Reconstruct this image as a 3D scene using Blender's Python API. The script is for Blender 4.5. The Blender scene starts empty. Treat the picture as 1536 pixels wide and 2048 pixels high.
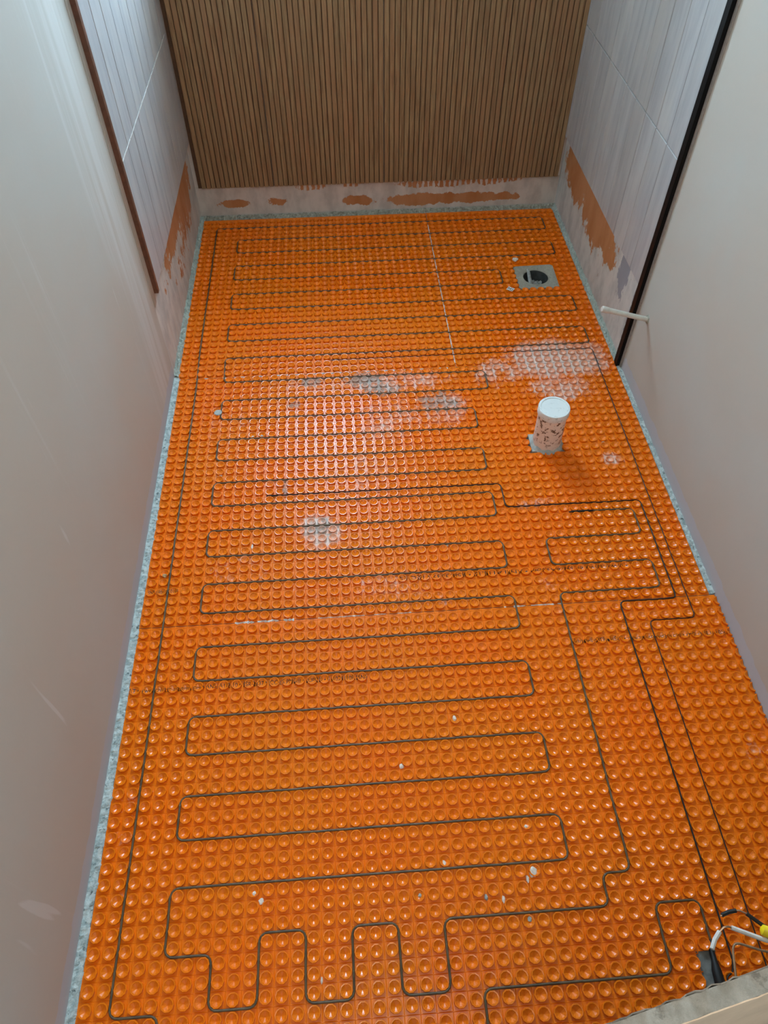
import bpy, bmesh, math, random
from mathutils import Vector, Matrix, noise
random.seed(7)
S = bpy.context.scene
COL = S.collection
P = 0.0305                                   # one stud of the heating membrane, in metres; all lengths below count in studs

def W(x, y, z):                              # stud coordinates (y grows towards the viewer) to metres
    return Vector((x * P, -y * P, z * P))

# ------------------------------------------------------------------ camera, daylight, exposure
cam_d = bpy.data.cameras.new('camera')
cam = bpy.data.objects.new('camera', cam_d)
COL.objects.link(cam)
cam.location = (18.59132680 * P, -17.33600631 * P, 53.71137783 * P)
cam.rotation_euler = (0.6724677285, 0.0013789517, -0.0675419382)
cam_d.lens = 1444.9288947 / 2048 * 36
cam_d.sensor_width = 36
cam_d.clip_start = 0.02
S.camera = cam

WIN = (4.0, 25.0, 36.0, 76.0)                # window: x0, x1, z0, z1 in the back wall
SKY = 108.0
world = bpy.data.worlds.new('overcast_sky')
S.world = world
world.use_nodes = True
bg = world.node_tree.nodes['Background']
bg.inputs[0].default_value = (0.55, 0.79, 1.0, 1)
bg.inputs[1].default_value = SKY

pl = bpy.data.lights.new('window_portal', 'AREA')
pl.shape = 'RECTANGLE'
pl.size = (WIN[1] - WIN[0]) * P
pl.size_y = (WIN[3] - WIN[2]) * P
pl.cycles.is_portal = True
po = bpy.data.objects.new('window_portal', pl)
COL.objects.link(po)
po.location = W((WIN[0] + WIN[1]) / 2, -97.4, (WIN[2] + WIN[3]) / 2)
po.rotation_euler = (math.radians(-90), 0, 0)   # faces into the room

hl = bpy.data.lights.new('fill_light', 'AREA')  # unseen lamp, added above the viewer to brighten near floor and walls
hl.shape = 'DISK'
hl.size = 0.5
hl.energy = 15
hl.color = (1.0, 0.97, 0.92)
ho = bpy.data.objects.new('fill_light', hl)
COL.objects.link(ho)
ho.location = W(25, 19, 77.2)

S.view_settings.view_transform = 'Standard'
S.view_settings.look = 'None'
S.view_settings.gamma = 1
S.view_settings.use_curve_mapping = False
S.view_settings.exposure = -0.70

# ------------------------------------------------------------------ materials
def lin(c):
    return tuple(((v / 255) / 12.92 if v / 255 <= 0.04045 else ((v / 255 + 0.055) / 1.055) ** 2.4) for v in c) + (1,)

class NT:
    def __init__(s, name):
        s.m = bpy.data.materials.new(name)
        s.m.use_nodes = True
        s.t = s.m.node_tree
        s.b = s.t.nodes['Principled BSDF']
        s._pos = None
    def n(s, kind, **kw):
        nd = s.t.nodes.new(kind)
        for k, v in kw.items(): setattr(nd, k, v)
        return nd
    def put(s, sock, v):
        if isinstance(v, bpy.types.NodeSocket): s.t.links.new(v, sock)
        elif v is not None: sock.default_value = v
    def math(s, op, a, b=None, clamp=False):
        nd = s.n('ShaderNodeMath', operation=op, use_clamp=clamp)
        s.put(nd.inputs[0], a); s.put(nd.inputs[1], b)
        return nd.outputs[0]
    def pos(s):                               # position in stud units (x, y towards viewer, z)
        if s._pos is None:
            g = s.n('ShaderNodeNewGeometry')
            v = s.n('ShaderNodeVectorMath', operation='MULTIPLY')
            s.put(v.inputs[0], g.outputs['Position']); v.inputs[1].default_value = (1 / P, -1 / P, 1 / P)
            s._pos = v.outputs[0]
        return s._pos
    def noise(s, scale=1.0, detail=4, rough=0.55, stretch=None, dist=0.0, off=(0, 0, 0)):
        v = s.n('ShaderNodeVectorMath', operation='MULTIPLY_ADD')
        s.put(v.inputs[0], s.pos()); v.inputs[1].default_value = stretch or (1, 1, 1); v.inputs[2].default_value = off
        nd = s.n('ShaderNodeTexNoise')
        s.put(nd.inputs['Vector'], v.outputs[0])
        nd.inputs['Scale'].default_value = scale; nd.inputs['Detail'].default_value = detail
        nd.inputs['Roughness'].default_value = rough; nd.inputs['Distortion'].default_value = dist
        return nd.outputs[0]
    def ramp(s, v, lo, hi):
        nd = s.n('ShaderNodeMapRange', interpolation_type='SMOOTHSTEP')
        s.put(nd.inputs[0], v); nd.inputs[1].default_value = lo; nd.inputs[2].default_value = hi
        return nd.outputs[0]
    def mix(s, f, a, b):
        nd = s.n('ShaderNodeMix', data_type='RGBA')
        s.put(nd.inputs[0], f); s.put(nd.inputs[6], a); s.put(nd.inputs[7], b)
        return nd.outputs[2]
    def blobs(s, L):                          # L: (cx, cy, cz, rx, ry, rz, amount)
        tot = None
        for cx, cy, cz, rx, ry, rz, a in L:
            v = s.n('ShaderNodeVectorMath', operation='MULTIPLY_ADD')
            s.put(v.inputs[0], s.pos()); v.inputs[1].default_value = (1 / rx, 1 / ry, 1 / rz)
            v.inputs[2].default_value = (-cx / rx, -cy / ry, -cz / rz)
            l = s.n('ShaderNodeVectorMath', operation='LENGTH')
            s.put(l.inputs[0], v.outputs[0])
            nd = s.n('ShaderNodeMapRange', interpolation_type='SMOOTHSTEP')
            s.put(nd.inputs[0], l.outputs[1]); nd.inputs[1].default_value = 1.25; nd.inputs[2].default_value = 0.2
            nd.inputs[3].default_value = 0; nd.inputs[4].default_value = a
            tot = nd.outputs[0] if tot is None else s.math('MAXIMUM', tot, nd.outputs[0])
        return tot
    def comp(s, i):
        nd = s.n('ShaderNodeSeparateXYZ'); s.put(nd.inputs[0], s.pos()); return nd.outputs[i]
    def rnd(s):
        return s.n('ShaderNodeObjectInfo').outputs['Random']
    def bump(s, h, strength=0.3, dist=0.002):
        nd = s.n('ShaderNodeBump'); nd.inputs['Strength'].default_value = strength; nd.inputs['Distance'].default_value = dist
        s.put(nd.inputs['Height'], h); s.put(s.b.inputs['Normal'], nd.outputs[0])
    def out(s, col, rough=0.6, metal=0.0, spec=0.5):
        s.put(s.b.inputs['Base Color'], col); s.put(s.b.inputs['Roughness'], rough)
        s.b.inputs['Metallic'].default_value = metal; s.b.inputs['Specular IOR Level'].default_value = spec
        return s.m

def plain(name, rgb, rough=0.5, var=0.12, scale=3.0, spec=0.5, metal=0.0):
    t = NT(name)
    f = t.noise(scale, 5)
    a = lin(rgb); b = tuple(v * (1 - var * 2.2) for v in a[:3]) + (1,)
    return t.out(t.mix(t.ramp(f, 0.35, 0.7), a, b), rough, metal, spec)

def m_orange():
    t = NT('orange_polyethylene')
    base = t.mix(t.ramp(t.noise(0.12, 3), 0.3, 0.7), (0.86, 0.172, 0.002, 1), (0.82, 0.192, 0.004, 1))
    # dried mortar haze tracked over the sheets
    white = t.blobs([(41.5, -46.4, 0, 7.5, 5.6, 3, 1.0), (46.0, -46.0, 0, 4.0, 5.0, 3, .9), (36.0, -44.5, 0, 5, 4, 3, .72), (42, -41.5, 0, 6.5, 3.2, 3, .78),
                     (22.5, -37.5, 0, 7, 6, 3, .60), (19.5, -30.5, 0, 7, 6, 3, .46), (29, -39, 0, 6, 4.5, 3, .62),
                     (24, -43.5, 0, 10, 3.0, 3, .72), (14, -43.6, 0, 7, 2.2, 3, .58),
                     (15.4, -23.4, 0, 3.2, 3.2, 3, .92), (8, -20, 0, 4, 4, 3, .50), (44.8, -30.5, 0, 2.0, 1.6, 3, .80),
                     (35.5, -25.4, 0, 3.5, 1.4, 3, .62), (22, -17, 0, 14, 5, 3, .40), (1.5, 3, 0, 2.2, 9, 3, .42),
                     (36, -16, 0, 10, 8, 3, .34), (48, -0.5, 0, 3, 4, 3, .44), (6, -40, 0, 5, 8, 3, .40), (10, -31, 0, 4, 4, 3, .42)])
    n1 = t.noise(1.1, 6, 0.7); n2 = t.noise(3.4, 5, 0.65, off=(5, 2, 9))
    nn = t.math('ADD', t.math('MULTIPLY', n1, .55), t.math('MULTIPLY', n2, .45))
    n3 = t.math('SUBTRACT', t.noise(0.42, 4, .6, off=(1, 8, 4)), .5)
    nn = t.math('ADD', t.math('ADD', .5, t.math('MULTIPLY', n3, 1.1)), t.math('MULTIPLY', t.math('SUBTRACT', nn, .5), 1.9))
    mk = t.math('MULTIPLY', t.ramp(t.math('ADD', t.math('MULTIPLY', white, 1.08), nn), 1.0, 1.50), 0.85)
    # grout haze is a touch heavier low in the channels where it could not be wiped
    low = t.ramp(t.comp(2), 0.13, 0.02)
    mk = t.math('MULTIPLY', mk, t.math('ADD', t.math('MULTIPLY', low, .62), .42), True)
    grey = t.blobs([(14.6, -44.2, 0, 2.2, 1.3, 3, .9), (20.5, -44.0, 0, 4.0, 1.8, 3, .95), (22.5, -42.4, 0, 3.4, 1.6, 3, .85),
                    (28.5, -40.0, 0, 4, 2.6, 3, .8), (15.3, -23.6, 0, 2.0, 2.0, 3, .85), (12.6, -40.6, 0, 1.2, 1.1, 3, .85),
                    (33.5, -43.3, 0, 2.2, 2.0, 3, .6), (12.0, -28.8, 0, .5, 2.2, 3, .8)])
    gk = t.math('MULTIPLY', t.ramp(t.math('ADD', grey, t.math('MULTIPLY', t.math('SUBTRACT', t.noise(1.5, 6, .7, off=(3, 3, 1)), .5), 2.2)), .48, .95), .7)
    dust = t.math('MULTIPLY', t.ramp(t.noise(0.5, 6, .7, off=(9, 1, 3)), 0.60, 0.80), 0.10)
    c = t.mix(dust, base, lin((226, 190, 160)))
    c = t.mix(mk, c, lin((232, 222, 214)))
    c = t.mix(gk, c, lin((150, 152, 146)))
    r = t.math('ADD', 0.25, t.math('MULTIPLY', t.math('MAXIMUM', mk, gk), .4))
    return t.out(c, r, 0, 0.34)

def m_plaster(name, side):
    t = NT(name)
    pink = lin((190, 183, 171)); pale = lin((190, 190, 182)); white = lin((212, 214, 211))
    f = t.ramp(t.noise(0.045, 4, .5), 0.38, 0.66)
    c = t.mix(f, pink, pale)
    # skimmed joint: long trowel strokes along the board joint, and a pale band above the floor
    y = t.comp(1); z = t.comp(2)
    st = t.noise(0.9, 5, .6, stretch=(1, 1.0, 0.035))
    if side == 'left':
        d = t.math('ABSOLUTE', t.math('ADD', y, 41.5))
        k = t.ramp(t.math('ADD', t.math('MULTIPLY', t.ramp(d, 8, 0.0), .8), t.math('MULTIPLY', t.math('SUBTRACT', st, .5), 2.6)), 0.30, 1.0)
        c = t.mix(t.math('MULTIPLY', k, .50), c, white)
        sp = t.ramp(t.noise(0.5, 2, .4, stretch=(1, 1.6, .18), off=(0, 7, 0)), 0.71, 0.75)
        c = t.mix(t.math('MULTIPLY', sp, .5), c, white)
    zz = t.math('ADD', z, t.math('MULTIPLY', t.math('SUBTRACT', t.noise(0.7, 5, .6), .5), .9))
    c = t.mix(t.math('MULTIPLY', t.ramp(zz, 1.70, 1.58), .9), c, lin((186, 191, 197)))
    fine = t.ramp(t.noise(1.6, 6, .7, stretch=(1, 1, .5)), 0.70, 0.82)
    c = t.mix(t.math('MULTIPLY', fine, .25), c, lin((150, 138, 126)))
    t.bump(t.noise(0.8, 6, .6), .12, .004)
    return t.out(c, 0.75, 0, .25)

def m_tile():
    t = NT('whitewashed_wood_look_tile')
    r = t.rnd()
    off = t.n('ShaderNodeCombineXYZ')
    for i in range(3): t.put(off.inputs[i], t.math('MULTIPLY', r, 37.0 + 11 * i))
    ad = t.n('ShaderNodeVectorMath', operation='ADD'); t.put(ad.inputs[0], t.pos()); t.put(ad.inputs[1], off.outputs[0])
    t._pos = ad.outputs[0]
    g = t.noise(1.1, 6, .62, stretch=(1, 1, .11), dist=.5)
    g2 = t.noise(0.35, 4, .5, stretch=(1, 1, .4))
    c = t.mix(t.ramp(g, .35, .68), lin((192, 194, 194)), lin((172, 175, 178)))
    c = t.mix(t.math('MULTIPLY', t.ramp(g2, .45, .7), .55), c, lin((200, 199, 194)))
    c = t.mix(t.math('MULTIPLY', t.ramp(r, 0, 1), .22), c, lin((152, 152, 152)))
    t.bump(g, .15, .001)
    return t.out(c, t.math('ADD', .28, t.math('MULTIPLY', g2, .22)), 0, .5)

def m_wood():
    t = NT('oak_look_slat')
    r = t.rnd()
    off = t.n('ShaderNodeCombineXYZ')
    for i in range(3): t.put(off.inputs[i], t.math('MULTIPLY', r, 53.0 + 17 * i))
    ad = t.n('ShaderNodeVectorMath', operation='ADD'); t.put(ad.inputs[0], t.pos()); t.put(ad.inputs[1], off.outputs[0])
    t._pos = ad.outputs[0]
    g = t.noise(3.2, 6, .65, stretch=(1.6, 1, .07), dist=.8)
    g2 = t.noise(0.5, 3, .5, stretch=(1, 1, .1))
    c = t.mix(t.ramp(g, .36, .66), lin((166, 140, 102)), lin((128, 101, 70)))
    c = t.mix(t.math('MULTIPLY', t.ramp(g2, .4, .7), .5), c, lin((170, 128, 92)))
    c = t.mix(t.math('MULTIPLY', r, .30), c, lin((140, 106, 76)))
    # grey mortar haze wiped across the right end
    t2 = t.blobs([(0, 0, 0, .01, .01, .01, 0)])
    t.bump(g, .12, .0006)
    return t.out(c, .5, 0, .35)

def m_backer(side):
    t = NT('primed_backer_board_' + side)
    org = t.mix(t.ramp(t.noise(.35, 4, .6, stretch=(1, 1, .4)), .35, .7), lin((192, 136, 92)), lin((176, 116, 68)))
    mort = t.mix(t.ramp(t.noise(.6, 5, .6, stretch=(1, 1, .5)), .35, .7), lin((214, 205, 194)) if side == 'back' else lin((214, 214, 208)), lin((188, 180, 170)) if side == 'back' else lin((186, 188, 184)))
    z = t.comp(2)
    if side == 'left':
        B = [(-.6, -71, 8.5, 9, 8.5, 6.5, 1.05), (-.6, -62, 9.5, 9, 9, 4.2, 1.0), (-.6, -56, 8.0, 9, 7, 2.6, .60), (-.6, -64, 4.5, 9, 10, 3, .55)]
    elif side == 'right':
        B = [(49.5, -72.5, 8.0, 9, 8.0, 4.6, 1.05), (49.5, -63, 8.0, 9, 9.0, 4.8, 1.05), (49.5, -57, 7.6, 9, 5.5, 3.4, .80), (49.5, -66, 2.4, 9, 3.5, .8, .45)]
    else:
        B = [(4.2, -79.7, 2.0, 3.1, 9, .85, 1.0), (10.2, -79.7, 2.0, 2.2, 9, .9, .75), (21.5, -79.7, 1.85, 3.2, 9, 1.0, 1.0),
             (31.0, -79.7, 1.7, 7.5, 9, 1.2, 1.1), (38.0, -79.7, 1.7, 6.5, 9, 1.1, 1.05), (42, -79.7, 1.7, 3.4, 9, .9, 1.0),
             (15.0, -79.7, 4.1, 3.0, 9, .85, 1.0), (20.5, -79.7, 4.2, 1.9, 9, .7, .85), (34.0, -79.7, 4.05, 7.5, 9, .95, 1.05), (40.5, -79.7, 4.1, 5.5, 9, .9, .9),
             (30.5, -79.7, 3.9, 5.5, 9, .8, 1.0)]
    nz = t.noise(.62 if side != 'back' else .95, 6, .68, stretch=(1, 1, .8))
    nz = t.math('MULTIPLY', t.math('SUBTRACT', nz, .5), 1.9)
    mk = t.ramp(t.math('ADD', t.blobs(B), nz), .50, .62)
    if side == 'back':                        # comb teeth of mortar left under the slats
        th = t.math('SINE', t.math('MULTIPLY', t.comp(0), 8.5))
        tz = t.math('ADD', th, t.math('MULTIPLY', t.math('SUBTRACT', t.noise(1.4, 4), .5), 5.0))
        cut = t.math('MULTIPLY', t.ramp(tz, .15, .45), t.ramp(z, 3.1, 3.5))
        mk = t.math('MULTIPLY', mk, t.math('SUBTRACT', 1.0, cut))
    c = t.mix(mk, mort, org)
    if side == 'right':
        gk = t.math('MULTIPLY', t.ramp(t.math('ADD', t.blobs([(49.5, -50.6, 7.8, 9, 2.3, 3.8, 1.0), (49.5, -45.4, 4.0, 9, 1.9, 7.5, 1.05)]), t.math('MULTIPLY', t.math('SUBTRACT', t.noise(.9, 5, .6, stretch=(1, 1, .5)), .5), 1.8)), .52, .57), .9)
        c = t.mix(gk, c, lin((146, 149, 158)))
        dk = t.ramp(t.noise(1.0, 4, .6, stretch=(1, 1, .6), off=(1, 5, 2)), .69, .73)
        c = t.mix(t.math('MULTIPLY', dk, .6), c, lin((140, 105, 82)))
    if side == 'left':
        w = t.math('MULTIPLY', t.ramp(t.noise(1.2, 5, .6, stretch=(1, 1, .12)), .50, .66), t.ramp(z, 8.5, 1.5))
        c = t.mix(t.math('MULTIPLY', w, .7), c, lin((206, 198, 188)))
    c = t.mix(t.math('MULTIPLY', t.ramp(z, .55, .2), .8), c, lin((176, 184, 178)))
    t.bump(t.math('ADD', t.noise(1.5, 6, .6), t.math('MULTIPLY', mk, -.6)), .35, .003)
    return t.out(c, .7, 0, .3)

def m_mortar(name, a, b, c_dark=(70, 84, 84)):
    t = NT(name)
    f = t.noise(2.4, 6, .75)
    c = t.mix(t.ramp(f, .38, .62), lin(a), lin(b))
    c = t.mix(t.math('MULTIPLY', t.ramp(t.noise(2.6, 5, .7, off=(4, 8, 1)), .58, .66), .85), c, lin(c_dark))
    t.bump(f, .5, .004)
    return t.out(c, .85, 0, .2)

def m_pipe():
    t = NT('speckled_white_pvc')
    sp = t.ramp(t.noise(2.0, 4, .66), .545, .575)
    z = t.comp(2)
    sp = t.math('MULTIPLY', sp, t.math('MULTIPLY', t.ramp(z, 0.3, 1.6), t.ramp(z, 4.9, 4.4)))
    c = t.mix(t.math('MULTIPLY', sp, .92), lin((236, 226, 214)), lin((92, 62, 30)))
    return t.out(c, .38, 0, .4)

def m_cap():
    t = NT('scuffed_pvc_cap')
    sp = t.ramp(t.noise(1.6, 6, .75, off=(2, 2, 0)), .56, .66)
    c = t.mix(t.math('MULTIPLY', sp, .55), lin((226, 232, 230)), lin((128, 140, 134)))
    return t.out(c, .45, 0, .4)

def m_cable():
    t = NT('grey_brown_cable_sheath')
    return t.out(t.mix(t.ramp(t.noise(1.2, 4), .35, .7), lin((102, 85, 63)), lin((82, 68, 50))), .5, 0, .28)

M = dict(
    orange=m_orange(), tile=m_tile(), wood=m_wood(),
    wood_groove=plain('dark_oak_look_groove', (92, 66, 42), .7),
    plaster_l=m_plaster('fresh_plaster_left', 'left'), plaster_r=m_plaster('fresh_plaster_right', 'right'),
    plaster=plain('off_white_plaster', (214, 206, 196), .8, .05, .3),
    back=m_backer('back'), bl=m_backer('left'), br=m_backer('right'),
    screed=plain('grey_floor_screed', (128, 128, 122), .9, .2, 2),
    mortar=m_mortar('pale_blue_grey_mortar', (196, 206, 202), (150, 164, 162)),
    mortar_s=m_mortar('smooth_pale_mortar', (186, 198, 190), (164, 178, 170), (140, 152, 146)),
    mortar_b=m_mortar('grey_green_mortar', (176, 174, 158), (134, 132, 118), (84, 82, 72)),
    mortar_d=m_mortar('grey_tile_mortar', (172, 170, 156), (156, 154, 142), (134, 133, 122)),
    mortar_w=m_mortar('white_mortar', (232, 230, 224), (206, 204, 198), (170, 166, 158)),
    smear=plain('dried_grey_mortar', (176, 178, 172), .8, .1, 4),
    black=plain('black_anodised_trim', (9, 9, 9), .5, .05, 2, .2),
    brown=plain('brown_metal_trim', (112, 74, 54), .4, .15, 1.5, .5),
    grout=plain('dark_tile_joint', (74, 70, 66), .9, .1),
    edge=plain('pale_trim_flange', (168, 164, 156), .5, .1),
    pipe=m_pipe(), cap=m_cap(), pvc=plain('white_pvc', (222, 222, 212), .4, .08, 1.2),
    cable=m_cable(), blackw=plain('black_pvc_sheath', (20, 19, 18), .45, .05, 2, .4),
    sleeve=plain('black_shrink_sleeve', (24, 25, 25), .5, .1, 2, .4),
    whitew=plain('white_wire_insulation', (214, 210, 204), .45, .1, 2), copper=plain('bare_tinned_copper', (170, 140, 112), .35, .15, 5, .5, .8),
    yellow=plain('yellow_connector_plastic', (238, 206, 20), .4, .04),
    gyps=m_mortar('gypsum_core', (140, 136, 126), (124, 120, 110), (104, 100, 92)),
    paper=plain('brown_plasterboard_paper', (196, 172, 146), .8, .08, .6), tear=plain('torn_paper', (120, 112, 100), .9, .2, 3),
    ink=plain('black_print_ink', (52, 30, 12), .6, .05), inkg=plain('dark_label_print', (40, 42, 46), .6, .05),
    label=plain('white_label_paper', (238, 232, 228), .6, .03), dark=plain('dark_drain_pipe', (74, 78, 76), .6, .15),
    film=plain('crumpled_plastic_film', (160, 164, 160), .22, .15, 2, .7), bead=plain('beige_plastic_bead', (214, 180, 130), .5, .05),
    frame=plain('white_window_frame', (232, 232, 230), .4, .02), chip=plain('white_plaster_chip', (232, 222, 208), .8, .08, 6),
)
def m_glass():
    t = NT('window_glass')
    tr = t.n('ShaderNodeBsdfTransparent'); gl = t.n('ShaderNodeBsdfGlossy'); gl.inputs['Roughness'].default_value = .02
    mx = t.n('ShaderNodeMixShader'); mx.inputs[0].default_value = .06
    t.t.links.new(tr.outputs[0], mx.inputs[1]); t.t.links.new(gl.outputs[0], mx.inputs[2])
    t.t.links.new(mx.outputs[0], t.t.nodes['Material Output'].inputs[0])
    return t.m
M['glass'] = m_glass()

# ------------------------------------------------------------------ mesh helpers
class MB:
    def __init__(s): s.v = []; s.f = []
    def add(s, vs, fs):
        o = len(s.v); s.v += [Vector(v) for v in vs]; s.f += [tuple(o + i for i in f) for f in fs]
        return s
    def box(s, x0, x1, y0, y1, z0, z1):       # stud coordinates
        q = [(x, y, z) for z in (z0, z1) for y in (y0, y1) for x in (x0, x1)]
        return s.add(q, [(0, 1, 3, 2), (4, 6, 7, 5), (0, 4, 5, 1), (2, 3, 7, 6), (0, 2, 6, 4), (1, 5, 7, 3)])
    def tube(s, pts, r, n=8, cap=True):
        pts = [Vector(p) for p in pts]; k = len(pts); vs = []; fs = []
        up = None
        for i, p in enumerate(pts):
            t = (pts[min(i + 1, k - 1)] - pts[max(i - 1, 0)]).normalized()
            if up is None:
                up = Vector((0, 0, 1)) if abs(t.z) < .9 else Vector((1, 0, 0))
            a = t.cross(up).normalized(); b = a.cross(t).normalized(); up = b
            rr = r[i] if isinstance(r, (list, tuple)) else r
            for j in range(n):
                w = 2 * math.pi * j / n
                vs.append(p + a * math.cos(w) * rr + b * math.sin(w) * rr)
        for i in range(k - 1):
            for j in range(n):
                fs.append((i * n + j, i * n + (j + 1) % n, (i + 1) * n + (j + 1) % n, (i + 1) * n + j))
        if cap: fs += [tuple(range(n))[::-1], tuple((k - 1) * n + j for j in range(n))]
        return s.add(vs, fs)
    def lathe(s, prof, c=(0, 0, 0), n=32, axis=None, ph=0.0, cap=True):   # prof: (radius, height)
        ax = Vector(axis or (0, 0, 1)).normalized()
        a = ax.orthogonal().normalized(); b = ax.cross(a); c = Vector(c)
        vs = [c + ax * h + (a * math.cos(2 * math.pi * j / n + ph) + b * math.sin(2 * math.pi * j / n + ph)) * r for r, h in prof for j in range(n)]
        k = len(prof)
        fs = [(i * n + j, i * n + (j + 1) % n, (i + 1) * n + (j + 1) % n, (i + 1) * n + j) for i in range(k - 1) for j in range(n)]
        if cap: fs += [tuple(range(n))[::-1], tuple((k - 1) * n + j for j in range(n))]
        return s.add(vs, fs)
    def build(s, name, mat, parent=None, smooth=False, origin=None):
        me = bpy.data.meshes.new(name)
        o0 = Vector(origin) if origin is not None else Vector((0, 0, 0))
        if parent is None and origin is None and s.v:
            lo = [min(v[i] for v in s.v) for i in range(3)]; hi = [max(v[i] for v in s.v) for i in range(3)]
            o0 = Vector(((lo[0] + hi[0]) / 2, (lo[1] + hi[1]) / 2, lo[2]))
        # y is mirrored going to metres, so faces are reversed to keep normals outward
        me.from_pydata([W(*(v - o0)) for v in s.v], [], [f[::-1] for f in s.f])
        if mat: me.materials.append(mat)
        bm = bmesh.new(); bm.from_mesh(me); bmesh.ops.recalc_face_normals(bm, faces=bm.faces); bm.to_mesh(me); bm.free()
        if smooth:
            me.polygons.foreach_set('use_smooth', [True] * len(me.polygons))
            try: me.set_sharp_from_angle(angle=math.radians(40))
            except Exception: pass
        ob = bpy.data.objects.new(name, me); COL.objects.link(ob)
        if parent is not None:
            ob.parent = parent
            ob.location = W(*o0) - parent_loc(parent)
        else:
            ob.location = W(*o0)
        return ob

def parent_loc(o):
    v = Vector(o.location)
    while o.parent: o = o.parent; v += Vector(o.location)
    return v

def empty(name, x, y, z):
    o = bpy.data.objects.new(name, None); COL.objects.link(o); o.location = W(x, y, z); o.empty_display_size = .05
    return o

def tag(o, label, cat, group=None, kind=None):
    o['label'] = label; o['category'] = cat
    if group: o['group'] = group
    if kind: o['kind'] = kind
    return o

def struct(o): o['kind'] = 'structure'; return o

def rounded(pts, r=.55, n=5):
    pts = [Vector(p) for p in pts]; out = [pts[0]]
    for i in range(1, len(pts) - 1):
        a, b, c = pts[i - 1], pts[i], pts[i + 1]
        rr = min(r, (a - b).length * .5, (c - b).length * .5)
        p0 = b + (a - b).normalized() * rr; p1 = b + (c - b).normalized() * rr
        for k in range(n + 1):
            t = k / n
            out.append(p0 * (1 - t) ** 2 + b * 2 * t * (1 - t) + p1 * t * t)
    return out + [pts[-1]]

def wavy(pts, step=1.0, amp=.018):
    out = []
    for a, b in zip(pts[:-1], pts[1:]):
        k = max(1, int((b - a).length / step))
        for i in range(k):
            p = a.lerp(b, i / k)
            if k > 1: p = p + Vector((noise.noise(p * .9), noise.noise(p * .9 + Vector((9, 3, 1))), noise.noise(p * 1.3) * .5)) * amp * 2
            out.append(p)
    return out + [pts[-1]]

# ------------------------------------------------------------------ the shell
XL, XR, YB, YF, ZC = -0.62, 49.5, -79.75, 27.0, 79.0
hx0, hx1, hy0, hy1 = 41.6, 45.1, -64.0, -60.5       # the drain goes down through the screed here
floor = struct(MB().box(XL - 6, hx0, YB - 6, YF + 6, -4, -.06).box(hx1, XR + 6, YB - 6, YF + 6, -4, -.06)
               .box(hx0, hx1, YB - 6, hy0, -4, -.06).box(hx0, hx1, hy1, YF + 6, -4, -.06).box(hx0, hx1, hy0, hy1, -4, -3.4).build('floor', M['screed']))
struct(MB().box(XL - 6, XR + 6, YB - 6, YF + 6, ZC, ZC + 3).build('ceiling', M['plaster']))

wl = struct(MB().box(XL - 6, XL, -46.35, YF + 6, -.06, ZC).build('wall_left', M['plaster_l']))
MB().box(XL - 6, XL - .02, YB, -46.40, -.06, ZC).build('backer_board', M['bl'], wl)
MB().box(XL - 6, XL - .06, -46.40, -46.35, -.06, ZC).build('board_joint', M['brown'], wl)
wr = struct(MB().box(XR, XR + 6, -44.75, YF + 6, -.06, ZC).build('wall_right', M['plaster_r']))
MB().box(XR, XR + 6, YB, -44.75, -.06, ZC).build('backer_board', M['br'], wr)

# strip of skimmed plaster between the joint and the brown trim
MB().box(XL - .02, XL + .06, -47.42, -46.46, 9.0, ZC).build('plaster_strip', M['plaster_l'], wl)
MB().box(XL - .02, -.12, -47.95, -47.42, 10.0, ZC).build('tile_trim', M['brown'], wl)
MB().box(XR - .52, XR, -45.42, -44.60, -.02, ZC).build('tile_trim', M['black'], wr)
MB().box(XR - .14, XR, -44.60, -44.25, -.02, ZC).build('trim_flange', M['edge'], wr)

def bevel_plank(y0, y1, z0, z1, xb, xf, name, parent):
    b = .05 if xf > xb else -.05; e = .05
    mb = MB()
    vs = [(xb, y0, z0), (xb, y1, z0), (xb, y1, z1), (xb, y0, z1), (xf - b, y0, z0), (xf - b, y1, z0), (xf - b, y1, z1), (xf - b, y0, z1),
          (xf, y0 + e, z0 + e), (xf, y1 - e, z0 + e), (xf, y1 - e, z1 - e), (xf, y0 + e, z1 - e)]
    mb.add(vs, [(0, 1, 2, 3), (0, 1, 5, 4), (1, 2, 6, 5), (2, 3, 7, 6), (3, 0, 4, 7), (4, 5, 9, 8), (5, 6, 10, 9), (6, 7, 11, 10), (7, 4, 8, 11), (8, 9, 10, 11)])
    return mb.build(name, M['tile'], parent, origin=((xb + xf) / 2, (y0 + y1) / 2, z0))

MB().box(XL - .02, XL + .10, YB + .4, -48.0, 10.6, ZC).build('grout_bed', M['grout'], wl)
MB().box(XR - .10, XR + .02, YB + .4, -45.5, 10.0, ZC).build('grout_bed', M['grout'], wr)
for k in range(10):                          # left: vertical plank tiles, three rows and more
    y1 = -47.97 - 3.17 * k; y0 = max(-47.97 - 3.17 * (k + 1) + .08, YB + .45)
    if k == 9: y0 = YB + .47
    for r in range(6):
        z0 = 10.42 + 12.72 * r; j = random.uniform(-.02, .02)
        bevel_plank(y0, y1, z0, min(z0 + 12.64, ZC), XL - .01, -.17 + j, 'tile', wl)
for k in range(11):
    y1 = -45.44 - 3.30 * k; y0 = max(-45.44 - 3.30 * (k + 1) + .08, YB + .47)
    if y1 - y0 < .2: continue
    for r in range(6):
        z0 = 9.86 + 12.92 * r; j = random.uniform(-.02, .02)
        bevel_plank(y0, y1, z0, min(z0 + 12.85, ZC), XR + .01, XR - .40 + j, 'tile', wr)
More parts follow.
